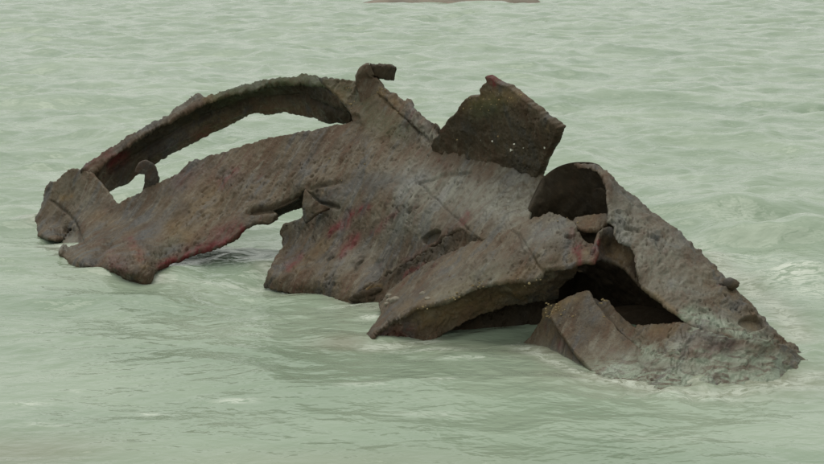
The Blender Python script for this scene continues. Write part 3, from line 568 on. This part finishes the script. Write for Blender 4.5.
sheet('awash_plating', [(625, 330), (634, 326), (641, 324), (648, 323), (664, 321.5), (685, 322), (700, 328), (730, 338), (765, 340), (790, 345), (812, 362), (822, 376), (800, 392), (740, 398), (690, 402), (640, 394), (600, 386), (590, 370), (610, 345)],
      [(634, 326, 11.82), (664, 322, 11.72), (690, 324, 11.58), (730, 338, 11.45), (780, 345, 11.5), (815, 372, 11.48), (610, 350, 11.74), (600, 383, 11.15), (660, 345, 11.45), (700, 355, 11.33), (680, 372, 11.19), (640, 374, 11.22), (740, 375, 11.2), (790, 380, 11.27), (690, 392, 10.95), (690, 404, 10.72), (760, 395, 10.93), (640, 394, 10.93)], thick=.06, amp=1.2, rag=.8, seed=21,
      dents=[(752, 324, 12.5, 7, .1, .1)],
      paint=[('wash', [(610, 372), (650, 380), (690, 384), (760, 380), (800, 380)], 17, 1.0), ('wash', [(640, 352), (700, 360), (780, 362)], 10, .8), ('wash', [(690, 330), (720, 333), (770, 345)], 5, .7), ('pale', [(620, 362), (680, 372), (760, 372), (790, 378)], 14, .6), ('pale', [(680, 345), (740, 358)], 10, .7), ('blue', [(700, 335), (730, 345)], 10, .5), ('red', [(690, 350), (740, 350)], 8, .3), ('ochre', [(645, 328), (680, 330)], 7, .4)],
      label='low weed-grey plating washed over by water')

# --- far side of the hull, closing it behind the ridge
rp = [(352, 82, 16.4), (366, 84, 16.3), (385, 92, 16.05), (412, 112, 15.55), (440, 134, 15.05), (470, 156, 14.5), (505, 178, 14.0), (540, 198, 13.5), (562, 208, 13.25)]
base = [wp(*a) for a in rp]
rows = []
for k in range(5):
    rows.append([b * np.array([1, 1, 1 - k * .25]) + np.array([-.06 * k, .12 * math.sin(k * .9), -.05 - .05 * k]) for b in base])
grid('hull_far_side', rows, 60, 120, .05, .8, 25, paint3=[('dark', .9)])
rp = [(548, 214, 13.3), (575, 200, 13.35), (600, 182, 13.2), (634, 210, 13.05), (663, 236, 12.85), (703, 272, 12.52), (734, 305, 12.3), (765, 338, 12.1)]
base = [wp(*a) for a in rp]; rows = []
for k in range(5):
    rows.append([b * np.array([1, 1, 1 - k * .25]) + np.array([-.03 * k, .05 * k, -.05 - .05 * k]) for b in base])
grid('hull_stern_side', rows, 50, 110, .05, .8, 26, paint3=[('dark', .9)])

rows = [[np.array([x, y, .05 + .05 * math.sin(3 * x + 2 * y)]) for x in (1.25, 1.55, 1.85, 2.15, 2.4)] for y in (11.95, 12.3, 12.7, 13.1)]
grid('opening_shade_sheet', [[p_ for p_ in r_] for r_ in rows], 40, 50, .05, 1.0, 27, paint3=[('dark', .9)])  # added dark sheet over the lit water, painted as shade in the opening
# lump of weed and shell on the shell's crest
def lump(name, c, r, mat, parent, seed, n=3, squash=(1, 1, 1), attrs=True):
    import bmesh
    bm = bmesh.new(); bmesh.ops.create_icosphere(bm, subdivisions=n, radius=1)
    v = np.array([x.co[:] for x in bm.verts]); f = np.array([[y.index for y in x.verts] for x in bm.faces]); bm.free()
    v = v * (1 + 0.30 * fbm(v * 1.4 + seed, 3, seed)[:, None]) * r * np.array(squash)
    o = link(name, v + c - (OFF if parent is not None else 0), f, mat, parent, attrs={m_: np.full(len(v), (.85 if name == 'weed_clump' else .4) if m_ == 'dark' else 0) for m_ in MASKS} if attrs else None)
    return o
lump('encrusted_lump', wp(730, 284, 12.15), .055, MH, shell, 3, squash=(1.2, 1, .9))
lump('encrusted_lump', wp(722, 284, 12.15), .028, MH, shell, 5, squash=(1.3, 1, .7))
lump('encrusted_lump', wp(736, 283, 12.15), .022, MH, shell, 6, squash=(1.3, 1, .7))

ledge = bpy.data.objects['broken_ledge']
for i, (x, y, r) in enumerate(((356, 299, .05), (361, 296, .055), (367, 294, .06), (373, 292, .05), (366, 300, .05), (378, 290, .04), (373, 299, .04), (359, 303, .045))):
    lump('weed_clump', P(x, y, float(SHEETS['broken_ledge'](np.array([x * 1.]), np.array([y * 1.]))[0]) + .01), r, MH, ledge, 40 + i, squash=(1.3, .8, .7))
# --- barnacles and shells: crowds of tiny cones on the plates
def barnacles(name, spots, mat, parent, r0, seed):
    rg = np.random.default_rng(seed); V = []; Fc = []
    for (sh, px, py, spread, n) in spots:
        for _ in range(n):
            x, y = px + rg.normal() * spread, py + rg.normal() * spread * .6
            c = P(x, y, SHEETS[sh](np.array([x]), np.array([y]))[0] - 0.004); r = r0 * rg.uniform(.5, 1.7); b = len(V)
            for ring, (rr, zz) in enumerate(((1, 0), (.8, .5), (.35, .8))):
                for k in range(6):
                    a = k * math.pi / 3 + ring * .3
                    V.append(c + np.array([rr * r * math.cos(a), -zz * r * .8, rr * r * math.sin(a) * .7 + zz * r * .5]) * rg.uniform(.6, 1.4))
            for ring in range(2):
                for k in range(6):
                    Fc.append((b + ring * 6 + k, b + ring * 6 + (k + 1) % 6, b + ring * 6 + 6 + (k + 1) % 6, b + ring * 6 + 6 + k))
            Fc.append(tuple(b + 12 + k for k in range(6)))
    o = link(name, np.array(V) - OFF, Fc, mat, parent, smooth=False); o['kind'] = 'stuff'; return o
barnacles('barnacles', [('front_lip', 424, 303, 5, 14), ('front_lip', 450, 297, 5, 10), ('front_lip', 478, 283, 6, 8), ('front_lip', 428, 296, 4, 8), ('front_lip', 530, 279, 8, 6), ('front_lip', 560, 218, 8, 4), ('front_lip', 452, 278, 3, 2)], MB, lip, .006, 1)
barnacles('barnacles', [('fallen_slab', 555, 309, 5, 16), ('fallen_slab', 548, 315, 4, 8), ('fallen_slab', 605, 300, 3, 7), ('fallen_slab', 565, 312, 6, 6), ('fallen_slab', 604, 315, 1.5, 2)], MB, slab, .0062, 2)
barnacles('barnacles', [('hull_side', 326, 195, 1.5, 4), ('hull_side', 383, 91, 3, 8), ('hull_side', 392, 101, 4, 8), ('hull_side', 350, 104, 4, 7), ('hull_side', 345, 86, 5, 6), ('hull_side', 345, 165, 30, 5)], MB, hull, .0075, 3)
sp_ = bpy.data.objects['standing_plate']
barnacles('barnacles', [('standing_plate', 490, 100, 9, 16), ('standing_plate', 515, 97, 6, 10), ('standing_plate', 475, 106, 5, 8), ('standing_plate', 465, 158, 20, 5)], MB, sp_, .007, 4)
barnacles('white_shells', [('standing_plate', 515, 145, 1, 1), ('standing_plate', 512.5, 150, .6, 2), ('standing_plate', 493, 141, .5, 1), ('standing_plate', 482, 140, .5, 1), ('standing_plate', 522, 148, .8, 1), ('standing_plate', 545, 148, .5, 1)], MWS, sp_, .011, 5)
# --- pebbles caught on the ledge
PEB = [(395.5, 300.5, 13.0, .042, 'largest rounded grey pebble caught on the broken ledge'), (389, 296, 13.05, .026, 'small tan pebble above the others on the broken ledge'),
       (389.5, 300.5, 13.0, .025, 'flat tan pebble left of the largest one on the ledge'), (387, 304, 12.95, .022, 'lowest small pebble at the waterline below the ledge'),
       (423, 294, 12.5, .026, 'orange pebble lying on the front plate'), (428, 299, 12.45, .022, 'pale pebble near the rim of the front plate')]
for i, (x, y, Y, r, lab) in enumerate(PEB):
    Y = float(SHEETS['front_lip'](np.array([x]), np.array([y]))[0]) - r * .5
    o = lump('pebble', np.array([0, 0, 0]), r, MP, None, 20 + i, n=3, squash=(1.2, 1, .8), attrs=False)
    o.location = P(x, y, Y); o['label'] = lab; o['category'] = 'pebble'; o['group'] = 'pebbles on the wreck'
